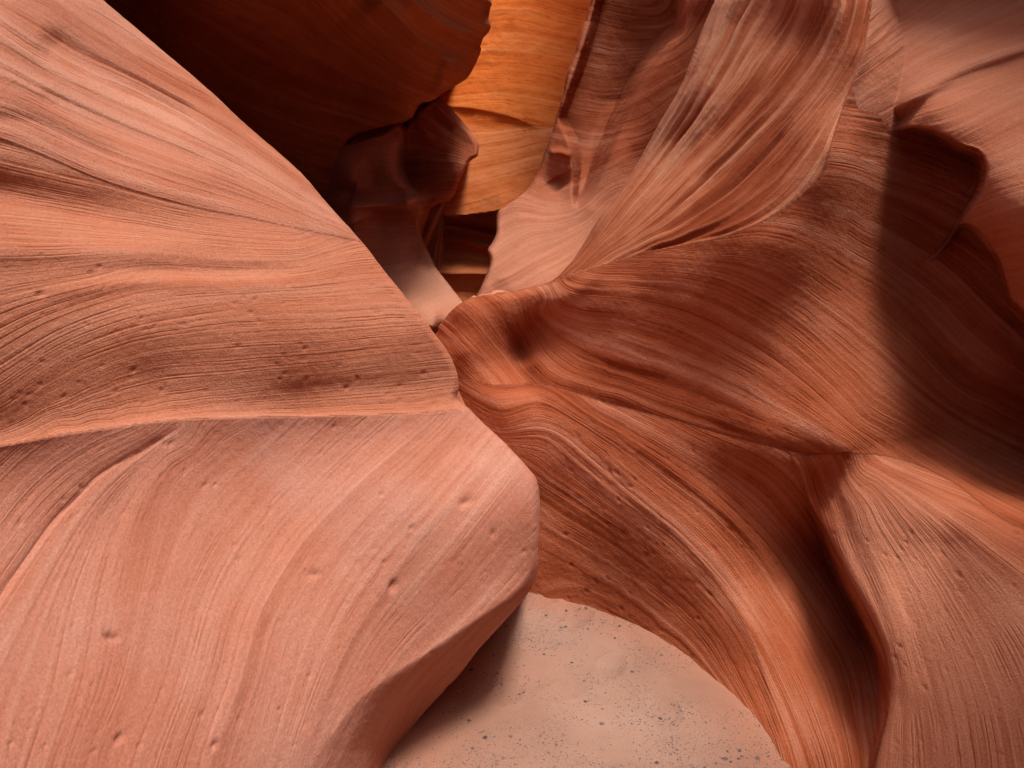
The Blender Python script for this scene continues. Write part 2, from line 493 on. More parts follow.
L_sets = [
    dict(lines=[([(0, -60), (60, -15), (110, 12), (160, 45)], 0), ([(51, 0), (85, 27), (135, 58), (203, 95), (238, 114)], 25), ([(-60, -20), (0, 18), (34, 41), (85, 68), (135, 91), (186, 118), (260, 160), (325, 203)], 55),
                ([(-60, 40), (0, 70), (34, 88), (85, 115), (135, 135), (203, 161), (270, 192), (352, 234)], 90), (CRACK[1:-1], 140), ([(-150, 0), (-80, 40), (-20, 65)], 82)], amp=1.9, relief=((40, 1.8, 0), (17, 1.6, 1), (7.5, 1.1, 1), (4, .55, 1))),
    dict(lines=[([(-100, 180), (0, 200), (100, 215), (200, 232), (300, 240)], 20), ([(-60, 310), (0, 295), (75, 280), (150, 266), (225, 270), (290, 268), (352, 254)], 90),
                ([(-60, 400), (0, 375), (60, 338), (130, 312), (220, 298), (320, 290), (385, 285)], 135), ([(0, 410), (60, 372), (130, 345), (220, 330), (320, 325), (420, 318)], 165),
                ([(0, 435), (60, 405), (140, 372), (250, 362), (350, 352), (440, 343)], 200), ([(0, 442), (100, 420), (200, 402), (300, 390), (400, 380), (455, 374)], 235),
                ([(60, 432), (188, 416), (291, 414), (422, 410)], 262)], amp=.34, rough=.3, relief=((50, 1.8, 0), (16, 1.0, 1), (7, .7, 1), (4, .35, 1))),
    dict(lines=[([(425, 416), (350, 479), (290, 544), (250, 614), (230, 684), (200, 768), (180, 900)], 150), ([(500, 448), (450, 514), (390, 584), (345, 654), (300, 768), (280, 900)], 230),
                ([(300, 420), (215, 499), (170, 584), (145, 680), (110, 768), (90, 900)], 75), ([(190, 423), (125, 499), (90, 584), (70, 680), (40, 768)], 20),
                ([(185, 424), (100, 474), (50, 524), (0, 594), (-60, 690)], -30), ([(100, 432), (40, 470), (-20, 540), (-80, 640)], -75),
                ([(540, 510), (470, 594), (415, 650), (370, 710), (330, 790)], 290), ([(535, 580), (470, 645), (420, 700), (395, 760)], 320)],
         amp=.62, relief=((60, 1.3, 0), (24, .6, 1), (11, .28, 1), (5, .12, 1))),
]
_cr, _le = yline(CRACK), yline(LEDGE)
l_region = lambda x, y: np.where(y < _cr(x), 0, np.where(y < _le(x), 1, 2))
pits = []
for _ in range(95):
    x, y = rng.uniform(-60, 530), rng.uniform(420, 800)
    pits.append((x, y, rng.uniform(1.2, 2.6), rng.uniform(.4, 1.5) ** 1.5, rng.uniform(-1.4, -.6)))
for _ in range(170):      # short flakes along the beds
    x, y = rng.uniform(-40, 530), rng.uniform(425, 790)
    pits.append((x, y, rng.uniform(.8, 1.3), rng.uniform(.3, .9), rng.uniform(-1.25, -.75)))
for _ in range(80):
    pits.append((rng.uniform(0, 440), rng.uniform(255, 405), rng.uniform(1.2, 2.2), rng.uniform(.6, 1.5), rng.uniform(-.5, .1)))
pits += [(111, 637, 4.0, 4.5, .3), (466, 502, 4, 3, -.3), (393, 586, 3.5, 4, -1.2), (41, 294, 3, 3, 0), (120, 738, 3.5, 4, -1), (314, 574, 4, 2.5, 0), (215, 745, 3, 3, -1)]
lr = empty('canyon_wall', (0, 2, 0))
tag(lr, 'large pale pink sandstone wall with a sharp ledge, filling the left half of the view', 'rock wall')
build('canyon_wall', axis(-420, 620, 1.5, -70, 556), axis(-420, 1000, 1.5, -40, 800), [left], L_sets, l_region, ROCK,
      (('upper_slope', 'middle_bulge', 'lower_face'), l_region, (ROCK, ROCK_MID, ROCK_SMOOTH)), lr, pits=pits)

# ------------------------------------------------------------------ right wall
SIL_RIGHT = [(900, -900), (800, -300), (745, -60), (717, 0), (687, 75), (667, 114), (647, 150), (625, 183), (602, 215), (586, 240), (574, 258), (556, 277), (540, 285), (510, 291), (478, 296),
             (464, 301), (452, 309), (443, 319), (437, 331), (436, 345), (438, 420), (434, 500), (430, 640), (420, 1100), (1500, 1100), (1500, -900)]
main = dict(depth=[
    (440, 330, 4.55), (468, 312, 4.32), (465, 350, 4.25), (495, 318, 4.3), (485, 365, 4.26), (520, 350, 4.42), (545, 384, 4.1), (500, 402, 4.08), (470, 420, 4.2), (590, 250, 4.3), (555, 300, 4.26),
    (600, 320, 4.0), (600, 282, 4.02), (650, 300, 3.74), (700, 300, 3.50), (700, 380, 3.50), (620, 380, 3.84), (780, 400, 3.14), (850, 446, 2.95), (780, 300, 3.22), (775, 240, 3.18), (662, 250, 3.74), (732, 235, 3.36), (700, 265, 3.5),
    (640, 165, 4.45), (717, 0, 4.35), (800, 30, 3.8), (700, 160, 4.05), (690, 90, 4.3), (780, 140, 3.5), (830, 150, 3.12), (820, 185, 3.1), (860, 50, 3.3), (870, 0, 3.45), (807, 250, 3.15),
    (612, 404, 3.84), (687, 424, 3.48), (762, 444, 3.12), (812, 454, 3.0), (540, 400, 4.05),
    (530, 598, 3.84), (600, 617, 3.6), (680, 660, 3.17), (740, 720, 2.70), (768, 768, 2.42), (480, 590, 3.95),
    (560, 500, 3.9), (637, 500, 3.52), (700, 560, 3.24), (700, 610, 3.18), (740, 620, 2.99), (780, 700, 2.70), (800, 768, 2.38), (722, 480, 3.34), (790, 560, 3.18), (818, 510, 3.12), (838, 550, 3.32), (832, 620, 3.06), (820, 700, 2.62), (865, 690, 2.72), (845, 750, 2.36), (870, 768, 2.24), (885, 730, 2.42), (870, 640, 3.06),
    (950, 700, 2.6), (900, 560, 3.2), (1000, 600, 3.0), (900, 850, 1.9), (830, 810, 2.1),
    (870, 150, 3.3), (890, 200, 3.42), (900, 260, 3.45), (915, 400, 3.2), (960, 420, 3.24), (1000, 350, 3.24), (878, 440, 3.05), (1024, 480, 3.15), (920, 310, 3.42), (960, 250, 3.4), (850, 320, 3.22), (970, 180, 3.4), (940, 470, 3.12),
    (1100, 300, 3.2), (1200, 200, 3.0), (900, 0, 3.9), (1000, 50, 3.8), (800, -150, 4.1), (900, -200, 3.6), (760, -300, 4.6), (1000, -500, 3.5), (1200, -400, 2.8), (900, -700, 4.0), (1200, 700, 2.6), (560, 850, 3.0), (700, 850, 2.4), (420, 700, 4.0), (420, 480, 4.3)],
    sil=SIL_RIGHT, w=9, R=.12, k=.03, lam=.002,
    feat=[
        ('step', [(556, 279), (575, 271), (602, 264), (662, 250), (732, 235), (782, 210), (822, 175), (838, 145)], -.02, 4, 60, 70),
        ('gauss', [(560, 300), (548, 316), (532, 335), (521, 352), (519, 370), (530, 380), (552, 392)], -.09, 13, 30),
        ('gauss', [(872, -20), (864, 50), (845, 100), (827, 155), (822, 172)], .03, 7, 40),
        ('groove', [(500, 392), (542, 385), (612, 404), (687, 424), (762, 444), (812, 454), (852, 452)], -.018, 9, 40),
        ('gauss', [(520, 320), (570, 292), (602, 270), (640, 232), (690, 180), (740, 120), (790, 40), (800, -40)], .03, 9, 60),
        ('asym', [(542, 389), (637, 449), (722, 514), (768, 566), (800, 620), (837, 690), (850, 760)], .016, 30, 5, 120),
        ('asym', [(600, 480), (660, 520), (712, 575), (752, 640), (776, 720), (785, 790)], .012, 22, 4, 60),
    ])
# the lit upper right face; scooped edge is a cast-shadow outline put into shape
SIL_LIT = [(845, -400), (848, -60), (850, 40), (852, 80), (858, 108), (872, 113), (884, 121), (893, 130), (902, 130), (912, 128), (930, 130), (946, 137), (962, 146), (976, 150), (984, 158), (986, 172),
           (982, 190), (973, 205), (963, 218), (958, 226), (949, 238), (938, 250), (926, 260), (935, 258), (950, 240), (957, 228), (966, 224), (980, 231), (992, 246), (1002, 264), (1008, 285), (1012, 300), (1022, 309), (1034, 330), (1050, 420),
           (1150, 520), (1500, 560), (1500, -900), (845, -900)]
lit = dict(depth=[(860, 50, 3.75), (880, 110, 3.5), (900, 30, 3.72), (930, 110, 3.16), (1024, 0, 3.62), (1024, 60, 3.22), (1024, 150, 2.8), (960, 150, 3.0), (960, 60, 3.40), (1024, 250, 2.72), (990, 215, 2.84), (968, 212, 3.02), (955, 226, 3.2), (940, 244, 3.4), (928, 259, 3.6),
                  (1150, 150, 2.62), (1150, 400, 2.3), (1300, 100, 2.4), (1024, -200, 4.7), (900, -200, 4.7), (1100, -500, 4.6), (900, -600, 5.0), (1300, -400, 3.9), (1050, 380, 2.8)],
           sil=SIL_LIT, w=4, R=.02, k=.06, blend=.02, inset=0,
           feat=[('gauss', [(870, 134), (905, 117), (962, 82), (1024, 60), (1100, 30)], -.05, 8, 30), ('gauss', [(870, 120), (905, 102), (962, 68), (1024, 46), (1100, 15)], .03, 8, 30)])
SIL_BUT = [(800, 420), (790, 450), (797, 478), (808, 500), (820, 522), (832, 545), (845, 570), (858, 594), (872, 620), (882, 644), (888, 668), (889, 690), (887, 710), (884, 729), (878, 752), (874, 768), (868, 800), (850, 900),
           (840, 1100), (1500, 1100), (1500, 480), (1200, 460), (1024, 430), (900, 400)]
but = dict(depth=[(850, 456, 3.06), (815, 470, 3.16), (812, 490, 3.14), (835, 545, 2.84), (860, 594, 2.54), (885, 644, 2.32), (889, 700, 2.16), (876, 768, 1.98), (950, 594, 2.25), (1024, 600, 2.02), (1024, 768, 1.62), (950, 700, 1.93), (1024, 545, 2.17),
                  (930, 500, 2.57), (978, 518, 2.37), (945, 545, 2.41), (895, 462, 2.98), (1150, 620, 1.8), (1150, 800, 1.4), (900, 900, 1.7), (1300, 650, 1.55), (880, 520, 2.68), (850, 425, 3.3), (900, 425, 3.4), (950, 455, 3.05), (990, 480, 2.85), (1024, 500, 2.62), (1024, 460, 3.2), (1100, 530, 2.45), (1150, 550, 2.25)],
           sil=SIL_BUT, w=8, R=.05, k=.05, blend=.12, inset=0, lam=.002,
           feat=[('gauss', [(838, 474), (862, 520), (880, 570), (900, 640), (915, 720)], .015, 12, 40)])
R_sets = [
    # striated fin
    dict(lines=[([(552, 290), (602, 215), (647, 150), (687, 75), (717, 0), (735, -60)], 0), ([(560, 290), (600, 245), (650, 190), (700, 130), (745, 70), (790, 0), (800, -60)], 42),
                ([(575, 278), (630, 245), (690, 200), (750, 145), (800, 90), (840, 20), (850, -60)], 84), ([(602, 266), (690, 228), (760, 178), (815, 120), (850, 70), (868, 20)], 112),
                ([(662, 250), (732, 235), (782, 210), (822, 165), (845, 110)], 140)], amp=3.0, relief=((36, 1.8, 0), (15, 1.9, 1), (7.5, 1.2, 1), (4, .6, 1))),
    # beds under the fin
    dict(lines=[([(447, 321), (477, 351), (505, 379)], 60), ([(477, 297), (501, 323), (517, 351), (545, 382), (620, 403)], 30), ([(540, 300), (540, 330), (560, 360), (620, 385), (700, 412), (800, 446)], 10),
                ([(542, 310), (590, 318), (637, 328), (700, 352), (762, 384), (850, 440)], -20), ([(565, 285), (620, 290), (687, 303), (740, 325), (800, 365), (862, 425)], -50),
                ([(600, 268), (680, 268), (740, 280), (800, 315), (860, 365), (930, 420)], -85), ([(700, 245), (770, 240), (830, 270), (900, 320), (960, 380)], -125),
                ([(440, 340), (470, 372), (490, 392)], 78), ([(850, 180), (920, 210), (1000, 260)], -175)], amp=1.15, relief=((50, .6, 0), (18, .8, 1), (8, 1.0, 1), (4.2, .6, 1))),
    # sweeping lower wall
    dict(lines=[([(542, 389), (637, 449), (722, 514), (792, 599), (837, 684), (855, 768), (860, 850)], 40), ([(537, 484), (637, 549), (712, 614), (752, 684), (782, 768), (790, 850)], 130),
                ([(540, 440), (612, 496), (690, 560), (745, 625), (785, 700), (810, 768)], 90), ([(530, 560), (600, 590), (670, 638), (720, 690), (755, 750), (765, 850)], 175),
                ([(600, 404), (690, 450), (760, 500), (820, 570), (870, 650)], 5), ([(700, 428), (780, 465), (830, 530), (880, 620)], -30), ([(480, 470), (520, 520), (500, 590)], 170), ([(480, 420), (500, 430)], 70)],
         amp=.9, relief=((50, 1.0, 0), (20, 1.1, 1), (8, .8, 1), (4, .4, 1))),
    # buttress
    dict(lines=[([(852, 459), (892, 514), (947, 594), (992, 684), (1012, 768), (1020, 850)], 60), ([(862, 464), (937, 499), (1024, 549), (1120, 600)], 120), ([(856, 460), (915, 505), (985, 574), (1050, 660), (1090, 768)], 95),
                ([(837, 474), (862, 540), (890, 600), (915, 684), (925, 768), (925, 850)], 15), ([(815, 485), (840, 550), (870, 610), (890, 684), (884, 768)], -10), ([(845, 465), (880, 525), (920, 590), (955, 684), (970, 768)], 35)],
         amp=.7, relief=((40, 1.4, 0), (18, 1.0, 1), (8, .7, 1), (4, .4, 1))),
    # lit upper right
    dict(lines=[([(850, 95), (905, 55), (960, 25), (1024, -5)], 0), ([(862, 125), (912, 98), (962, 78), (1024, 57), (1100, 25)], 40), ([(950, 145), (1024, 110), (1100, 80)], 80), ([(990, 200), (1024, 190), (1100, 170)], 150),
                ([(1000, 270), (1050, 262), (1100, 250)], 215), ([(850, 40), (900, -5), (960, -45)], -50), ([(860, -100), (960, -160)], -130)], amp=1.6, relief=((50, 1.2, 0), (18, 1.3, 1), (8, .9, 1), (4.2, .5, 1))),
]
_fb = yline([(430, 250), (478, 292), (540, 285), (564, 277), (602, 265), (662, 250), (732, 235), (782, 210), (822, 175), (846, 120), (864, 50), (872, 0)])
_fx = yline([(0, 0), (1, 1)])
_rd = yline([(380, 372), (440, 376), (500, 385), (542, 385), (612, 404), (687, 424), (762, 444), (812, 454), (852, 453), (870, 458)])
_finx = lambda y: np.interp(y, [-900, 0, 50, 100, 155, 200, 250], [872, 872, 864, 845, 828, 817, 807])
_bt = yline([(800, 455), (852, 453), (895, 458), (950, 480), (1024, 530), (1200, 590), (1500, 640)])
_litp = smooth_poly(SIL_LIT, 4); _butp = smooth_poly(SIL_BUT, 4)


def r_region(x, y):
    r = np.where(y < _rd(x), 1, 2)
    r = np.where((y < _fb(x)) & (x < _finx(y)) & (y < 300), 0, r)
    r = np.where(inside(x, y, _litp) & (r != 0), 4, r)
    r = np.where((x > 856) & (y >= 453), 1, r)
    r = np.where((x > 800) & (y > 560), 2, r)
    r = np.where(inside(x, y, _butp) & (y > _bt(x)), 3, r)
    return r


rpits = [(rng.uniform(560, 860), rng.uniform(400, 760), rng.uniform(1.2, 2.2), rng.uniform(.5, 1.5), rng.uniform(.4, 1.1)) for _ in range(90)]
rpits += [(rng.uniform(860, 1060), rng.uniform(520, 780), rng.uniform(1.2, 2.2), rng.uniform(.8, 1.8), rng.uniform(.4, 1.1)) for _ in range(60)]
def buttress_lit(x, y, p):          # buttress lightened below its top edge; light put into the colour
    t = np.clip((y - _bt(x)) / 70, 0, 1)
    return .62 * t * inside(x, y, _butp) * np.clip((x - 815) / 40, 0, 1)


rr = empty('canyon_wall', (2, 3, 0))
tag(rr, 'tall red sandstone wall with sweeping striations and dark alcove, filling the right half', 'rock wall')
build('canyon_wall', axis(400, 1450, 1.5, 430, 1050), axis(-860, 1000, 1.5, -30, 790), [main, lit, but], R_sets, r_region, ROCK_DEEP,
      (('striated_fin', 'alcove', 'lower_wall', 'buttress', 'upper_face'), r_region, (ROCK_FIN, ROCK_DEEP, ROCK_DEEP, ROCK_DEEP, ROCK_LIT)), rr, pits=rpits, hook=buttress_lit)

# ------------------------------------------------------------------ dark overhang
SIL_OVER = [(200, -500), (330, -260), (425, -120), (475, -40), (492, 0), (487, 8), (486, 15), (490, 24), (488, 32), (480, 43), (481, 50), (477, 60), (468, 78), (455, 86), (441, 94), (430, 101), (421, 103), (416, 110), (411, 119), (400, 123), (388, 125), (369, 129),
            (352, 138), (343, 152), (340, 172), (342, 190), (348, 205), (345, 225), (320, 260), (280, 300), (-100, 340), (-400, 340), (-400, -500)]
over = dict(depth=[(480, 30, 5.2), (440, 80, 5.5), (400, 110, 5.9), (350, 130, 6.4), (330, 200, 6.9), (440, 20, 5.0), (380, 60, 5.5), (300, 60, 5.6), (300, 150, 6.6), (200, 0, 4.7), (200, 100, 6.0), (100, 0, 5.0), (100, 150, 6.5), (300, 0, 4.8),
                   (300, -200, 3.6), (450, -200, 4.0), (100, -200, 3.5), (300, -450, 2.9), (480, -450, 3.2), (0, -450, 2.6), (-200, 0, 4.6), (280, 280, 7.2), (-300, -300, 3.2)],
            sil=SIL_OVER, w=8, R=.16, k=.03, lam=.002,
            feat=[('asym', [(370, -10), (400, 20), (425, 45), (445, 60), (470, 66)], .22, 14, 30, 20), ('asym', [(400, -10), (430, 14), (455, 30), (480, 36)], .10, 5, 22, 20),
                  ('step', [(432, 100), (438, 80), (443, 64), (452, 62), (466, 74)], .08, 2, 40, 6), ('gauss', [(180, 60), (300, 90), (400, 100)], -.1, 40, 60)])
O_sets = [dict(lines=[([(370, -10), (405, 22), (440, 50), (470, 62)], 0), ([(420, -10), (450, 14), (485, 30)], -45), ([(300, -10), (350, 40), (410, 80), (440, 90)], 50), ([(180, 20), (280, 80), (380, 112)], 100), ([(200, 120), (300, 160), (340, 170)], 160)], amp=1.0)]
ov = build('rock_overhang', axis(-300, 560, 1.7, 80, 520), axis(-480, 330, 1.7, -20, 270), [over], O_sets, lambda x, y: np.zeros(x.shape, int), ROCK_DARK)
tag(ov, 'dark brown overhanging rock roof above the carved knob, behind the pale left wall', 'rock overhang')

# ------------------------------------------------------------------ carved pillar with knob, bowl and pale apron
SIL_PIL = [(398, 100), (404, 124), (408, 120), (414, 112), (425, 104), (437, 97), (447, 104), (457, 115), (465, 124), (472, 133), (477, 141), (479, 147), (478, 156), (472, 160), (468, 164), (464, 173), (461, 180), (458, 188), (454, 196), (449, 201), (440, 203),
           (433, 207), (427, 211), (423, 215), (420, 222), (421, 232), (426, 246), (433, 262), (439, 272), (446, 281), (454, 291), (461, 300), (472, 314), (500, 350), (500, 480), (240, 480), (240, 60), (390, 60)]
pil = dict(depth=[(440, 110, 6.25), (465, 146, 6.1), (440, 185, 6.2), (452, 160, 6.05), (425, 150, 6.45), (412, 165, 6.85), (418, 185, 6.6), (425, 205, 6.45),
                  (370, 150, 6.6), (370, 175, 6.75), (350, 180, 6.6), (395, 165, 6.6), (398, 185, 6.65), (350, 196, 6.75), (400, 196, 6.72), (352, 207, 6.42), (410, 204, 6.42),
                  (380, 222, 6.62), (410, 225, 6.6), (400, 245, 6.5), (415, 262, 6.35), (385, 262, 6.35), (400, 275, 6.0), (425, 290, 5.7), (455, 297, 5.75), (410, 300, 5.45), (440, 312, 5.4), (430, 325, 5.35), (430, 345, 5.6),
                  (300, 200, 7.4), (300, 300, 6.6), (300, 420, 6.0), (480, 420, 5.6), (300, 80, 7.2)],
           sil=SIL_PIL, w=5, R=.14, k=.04,
           feat=[('step', [(392, 112), (404, 130), (402, 152), (403, 168), (409, 182), (416, 194), (422, 210)], .22, 1.6, 60, 16),
                 ('asym', [(346, 205), (352, 207), (380, 206), (412, 203)], .16, 12, 2, 6), ('gauss', [(412, 112), (422, 128), (432, 142)], .10, 5, 10), ('gauss', [(390, 124), (398, 128), (406, 138)], .10, 4, 6),
                 ('gauss', [(428, 104), (440, 120), (455, 132)], -.05, 5, 8), ('asym', [(388, 322), (412, 324), (440, 328)], .12, 12, 2, 8)])
P_sets = [dict(lines=[([(340, 200), (380, 206), (412, 204)], 60), ([(345, 165), (400, 165)], 30), ([(420, 110), (450, 135), (476, 150)], 0), ([(425, 170), (462, 168)], 35), ([(350, 240), (430, 240)], 90), ([(390, 285), (430, 270)], 125), ([(400, 310), (450, 290)], 150)], amp=.5,
               relief=((25, 1.4, 0), (9, .7, 1), (4, .35, 1)))]
def lit_tint(x, y, p):  # foot and ledge lightened; sky light put into their colour
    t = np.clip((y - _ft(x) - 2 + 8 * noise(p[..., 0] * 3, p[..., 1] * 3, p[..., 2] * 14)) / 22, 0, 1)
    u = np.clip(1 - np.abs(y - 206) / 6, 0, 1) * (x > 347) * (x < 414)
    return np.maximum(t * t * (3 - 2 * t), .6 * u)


pl = empty('rock_pillar', (0, 6, 0))
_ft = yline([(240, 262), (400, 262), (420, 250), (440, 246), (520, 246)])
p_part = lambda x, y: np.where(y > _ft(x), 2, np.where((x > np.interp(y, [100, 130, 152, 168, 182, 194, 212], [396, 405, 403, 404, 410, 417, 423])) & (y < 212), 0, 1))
build('rock_pillar', axis(250, 520, 1.0, 325, 490), axis(60, 480, 1.0, 90, 345), [pil], P_sets, lambda x, y: np.zeros(x.shape, int), ROCK_DARK, (('knob', 'bowl', 'foot'), p_part, (ROCK_DEEP, ROCK_LIT, ROCK_LIT)), pl, swell=.7, hook=lit_tint)
tag(pl, 'carved rock pillar with rounded knob, hollow bowl and pale sloping foot', 'rock pillar')

# ------------------------------------------------------------------ glowing far wall and the ledges under it
LOWB = [(380, 206), (427, 213), (447, 216), (468, 215), (498, 211), (540, 204)]
far = dict(depth=[(500, 0, 10.3), (560, 0, 10.0), (440, 0, 10.6), (500, 100, 9.45), (540, 125, 8.9), (450, 125, 9.4), (500, 165, 8.75), (500, 195, 8.45), (440, 205, 8.65), (450, 240, 8.7), (490, 240, 8.5), (440, 290, 8.2), (490, 290, 8.1), (500, -200, 12), (500, -500, 13.5), (300, 0, 11.2),
                  (700, 0, 9.4), (300, 300, 9.0), (650, 300, 8.0), (460, 420, 7.8), (300, -500, 14), (750, -500, 13)],
           feat=[('asym', LOWB, .40, 30, 3, 40), ('asym', [(380, 214), (423, 222), (460, 227), (494, 235), (540, 246)], .16, 2.5, 9, 30), ('asym', [(380, 226), (426, 235), (460, 239), (491, 247), (540, 262)], .20, 3, 9, 30),
                 ('asym', [(400, 272), (442, 273), (487, 274), (540, 274)], .3, 5, 12, 30), ('gauss', [(400, 118), (450, 125), (520, 128), (545, 118)], -.10, 14, 30), ('asym', [(420, 105), (470, 108), (515, 118), (545, 132)], .08, 20, 4, 30)])
F_sets = [dict(lines=[([(420, 60), (500, 50), (580, 62)], 0), ([(420, 118), (500, 112), (560, 122)], 60), ([(440, 20), (510, 8), (580, 22)], -40), ([(440, -40), (580, -40)], -100)], amp=1.0, relief=((26, 1.6, 0), (11, 1.1, 1), (5, .5, 1))),
          dict(lines=[([(420, 130), (480, 140), (550, 128)], 70), ([(440, 190), (490, 178), (535, 166)], 130), ([(430, 208), (470, 205), (520, 188)], 152), ([(430, 160), (480, 160), (540, 146)], 100)], amp=1.2, relief=((22, 1.5, 0), (8, .9, 1), (4, .5, 1))),
          dict(lines=[([(423, 222), (460, 227), (494, 235)], 0), ([(426, 235), (460, 239), (491, 247)], 14), ([(442, 273), (487, 274)], 50), ([(445, 300), (487, 300)], 78)], amp=1.2, relief=((12, 1.5, 1), (5, .8, 1)))]
_lb = yline(LOWB)
_fm = yline([(250, 112), (420, 116), (460, 122), (500, 128), (545, 126), (800, 120)])
f_region = lambda x, y: np.where(y < _fm(x), 0, np.where(y < _lb(x), 1, 2))
fw = empty('canyon_wall', (0, 9, 0))
tag(fw, 'far glowing orange sandstone wall seen through the gap in the middle', 'rock wall')
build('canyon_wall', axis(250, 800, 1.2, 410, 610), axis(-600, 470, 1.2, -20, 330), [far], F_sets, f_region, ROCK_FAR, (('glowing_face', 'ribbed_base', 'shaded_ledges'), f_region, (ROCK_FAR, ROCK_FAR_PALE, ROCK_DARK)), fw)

# ------------------------------------------------------------------ curtain fins behind the right wall
SIL_FIN = [(640, -500), (606, -80), (597, -20), (591, 0), (584, 22), (578, 43), (571, 62), (566, 78), (562, 96), (558, 113), (551, 134), (545, 152), (538, 171), (531, 184), (523, 193), (515, 199), (506, 206), (498, 212), (496, 222), (496, 234), (492, 243), (488, 250),
           (490, 257), (490, 263), (487, 272), (480, 289), (470, 320), (440, 480), (900, 480), (900, -500)]
flute = dict(depth=[(640, 40, 7.1), (610, 110, 7.0), (590, 170, 6.6), (576, 206, 6.1), (680, 0, 7.0), (590, 0, 6.9), (560, 110, 6.6), (640, -200, 7.3), (700, -450, 7.4), (500, 240, 6.2), (600, 260, 5.8), (850, 0, 6.6), (850, 300, 5.8), (500, 400, 5.8), (530, 190, 6.4)],
             sil=SIL_FIN, w=3, R=.1, k=.05, feat=[('gauss', [(618, 100), (608, 120), (600, 145), (597, 180)], .10, 6, 15)])
SIL_FRONT = SIL_FIN[:-1] + [(900, -500), (700, -500), (690, -60), (685, 0), (684, 20), (681, 34), (670, 46), (658, 62), (644, 82), (630, 108), (617, 133), (605, 160), (595, 184), (586, 198), (577, 206), (574, 198), (574, 185), (574, 165), (572, 148),
                            (566, 132), (560, 119), (564, 106), (572, 83), (585, 45), (598, 0), (604, -20), (614, -80), (648, -500)]
fin = dict(depth=[(591, 0, 6.4), (566, 78, 6.2), (545, 152, 6.05), (515, 199, 5.95), (500, 230, 5.75), (486, 280, 5.2), (560, 150, 6.0), (562, 190, 5.95), (720, 20, 6.0), (700, 0, 5.9), (665, 90, 5.75), (625, 160, 5.6), (600, 200, 5.5),
                  (560, 230, 5.45), (520, 250, 5.35), (540, 285, 4.98), (600, 260, 5.2), (700, 200, 5.6), (640, -200, 6.6), (720, -450, 6.6), (850, 0, 5.6), (850, 300, 5.0), (500, 400, 5.0), (640, 160, 5.7)],
           sil=SIL_FRONT, w=4, R=.12, k=.08, inset=0, blend=.02,
           feat=[('gauss', [(548, 154), (560, 153), (572, 157)], .05, 4, 5), ('gauss', [(556, 176), (564, 190)], -.05, 12, 4),
                 ('asym', [(490, 285), (530, 262), (560, 236), (585, 210), (600, 195)], .07, 5, 18, 20)])
N_sets = [dict(lines=[([(590, 20), (640, 30), (680, 20)], 0), ([(570, 80), (610, 90), (650, 75)], 50), ([(555, 140), (590, 150), (620, 140)], 105), ([(520, 205), (560, 215), (590, 200)], 160), ([(690, 20), (700, 0), (712, -20)], 20), ([(640, 110), (670, 90)], 80),
                      ([(492, 282), (540, 258), (580, 238), (612, 205)], 235), ([(492, 262), (530, 235), (570, 225)], 205), ([(610, 165), (645, 150)], 120)], amp=.9, relief=((24, 1.3, 0), (9, .8, 1), (4, .4, 1)))]
fn = build('rock_curtain', axis(440, 880, 1.2, 475, 725), axis(-480, 470, 1.2, -20, 310), [flute, fin], N_sets, lambda x, y: np.zeros(x.shape, int), ROCK_DEEP, swell=.8, hook=lambda x, y, p: .65 * np.clip((y - 165) / 70, 0, 1))  # lower slope lightened: sky light put into its colour
tag(fn, 'thin curved rock curtains with a pale knife edge, between far orange wall and right wall', 'rock fin')

for o in sc.objects:                      # parts that look different from the rest of their rock
    base = o.name.split('.')[0]
    lb = {'foot': 'sloping foot coloured pale as if skylit', 'alcove': 'smooth brown shadowed hollow', 'buttress': 'rounded buttress at the wall foot', 'striated_fin': 'boldly striped leaning fin',
          'lower_face': 'smooth pale lower face below the ledge', 'shaded_ledges': 'dark stepped ledges'}.get(base)
    if lb and o.parent:
        o['label'] = lb

# ------------------------------------------------------------------ ground
gx = np.r_[np.linspace(-40, -1.2, 40), np.linspace(-1, 1.6, 240), np.linspace(1.8, 40, 40)]
gy = np.r_[np.linspace(-30, 1.8, 40), np.linspace(2, 4.6, 240), np.linspace(4.8, 45, 50)]
GX, GY = np.meshgrid(gx, gy)
def floor_at(x, y):
    x = np.asarray(x, float); y = np.asarray(y, float)
    fd = CAM_H / (math.sin(-PITCH) + (y - CY) / F * math.cos(PITCH))
    p = world(x, y, fd)
    return p[:, :2]


BANK_R = floor_at([480, 530, 545, 570, 600, 640, 680, 715, 740, 758, 768, 780], [597, 598, 602, 607, 617, 634, 660, 690, 720, 745, 768, 800])
BANK_L = floor_at([395, 405, 424, 445, 463], [790, 749, 715, 692, 672])
SCUFF = [(.22, 2.75, .10, .05, .5), (.45, 2.95, .10, .05, 1.2), (.12, 3.15, .09, .045, .2), (.34, 3.4, .10, .05, .9), (.62, 2.62, .09, .05, 1.7), (-.02, 2.72, .08, .05, 1.0), (.15, 3.6, .1, .05, .4)]


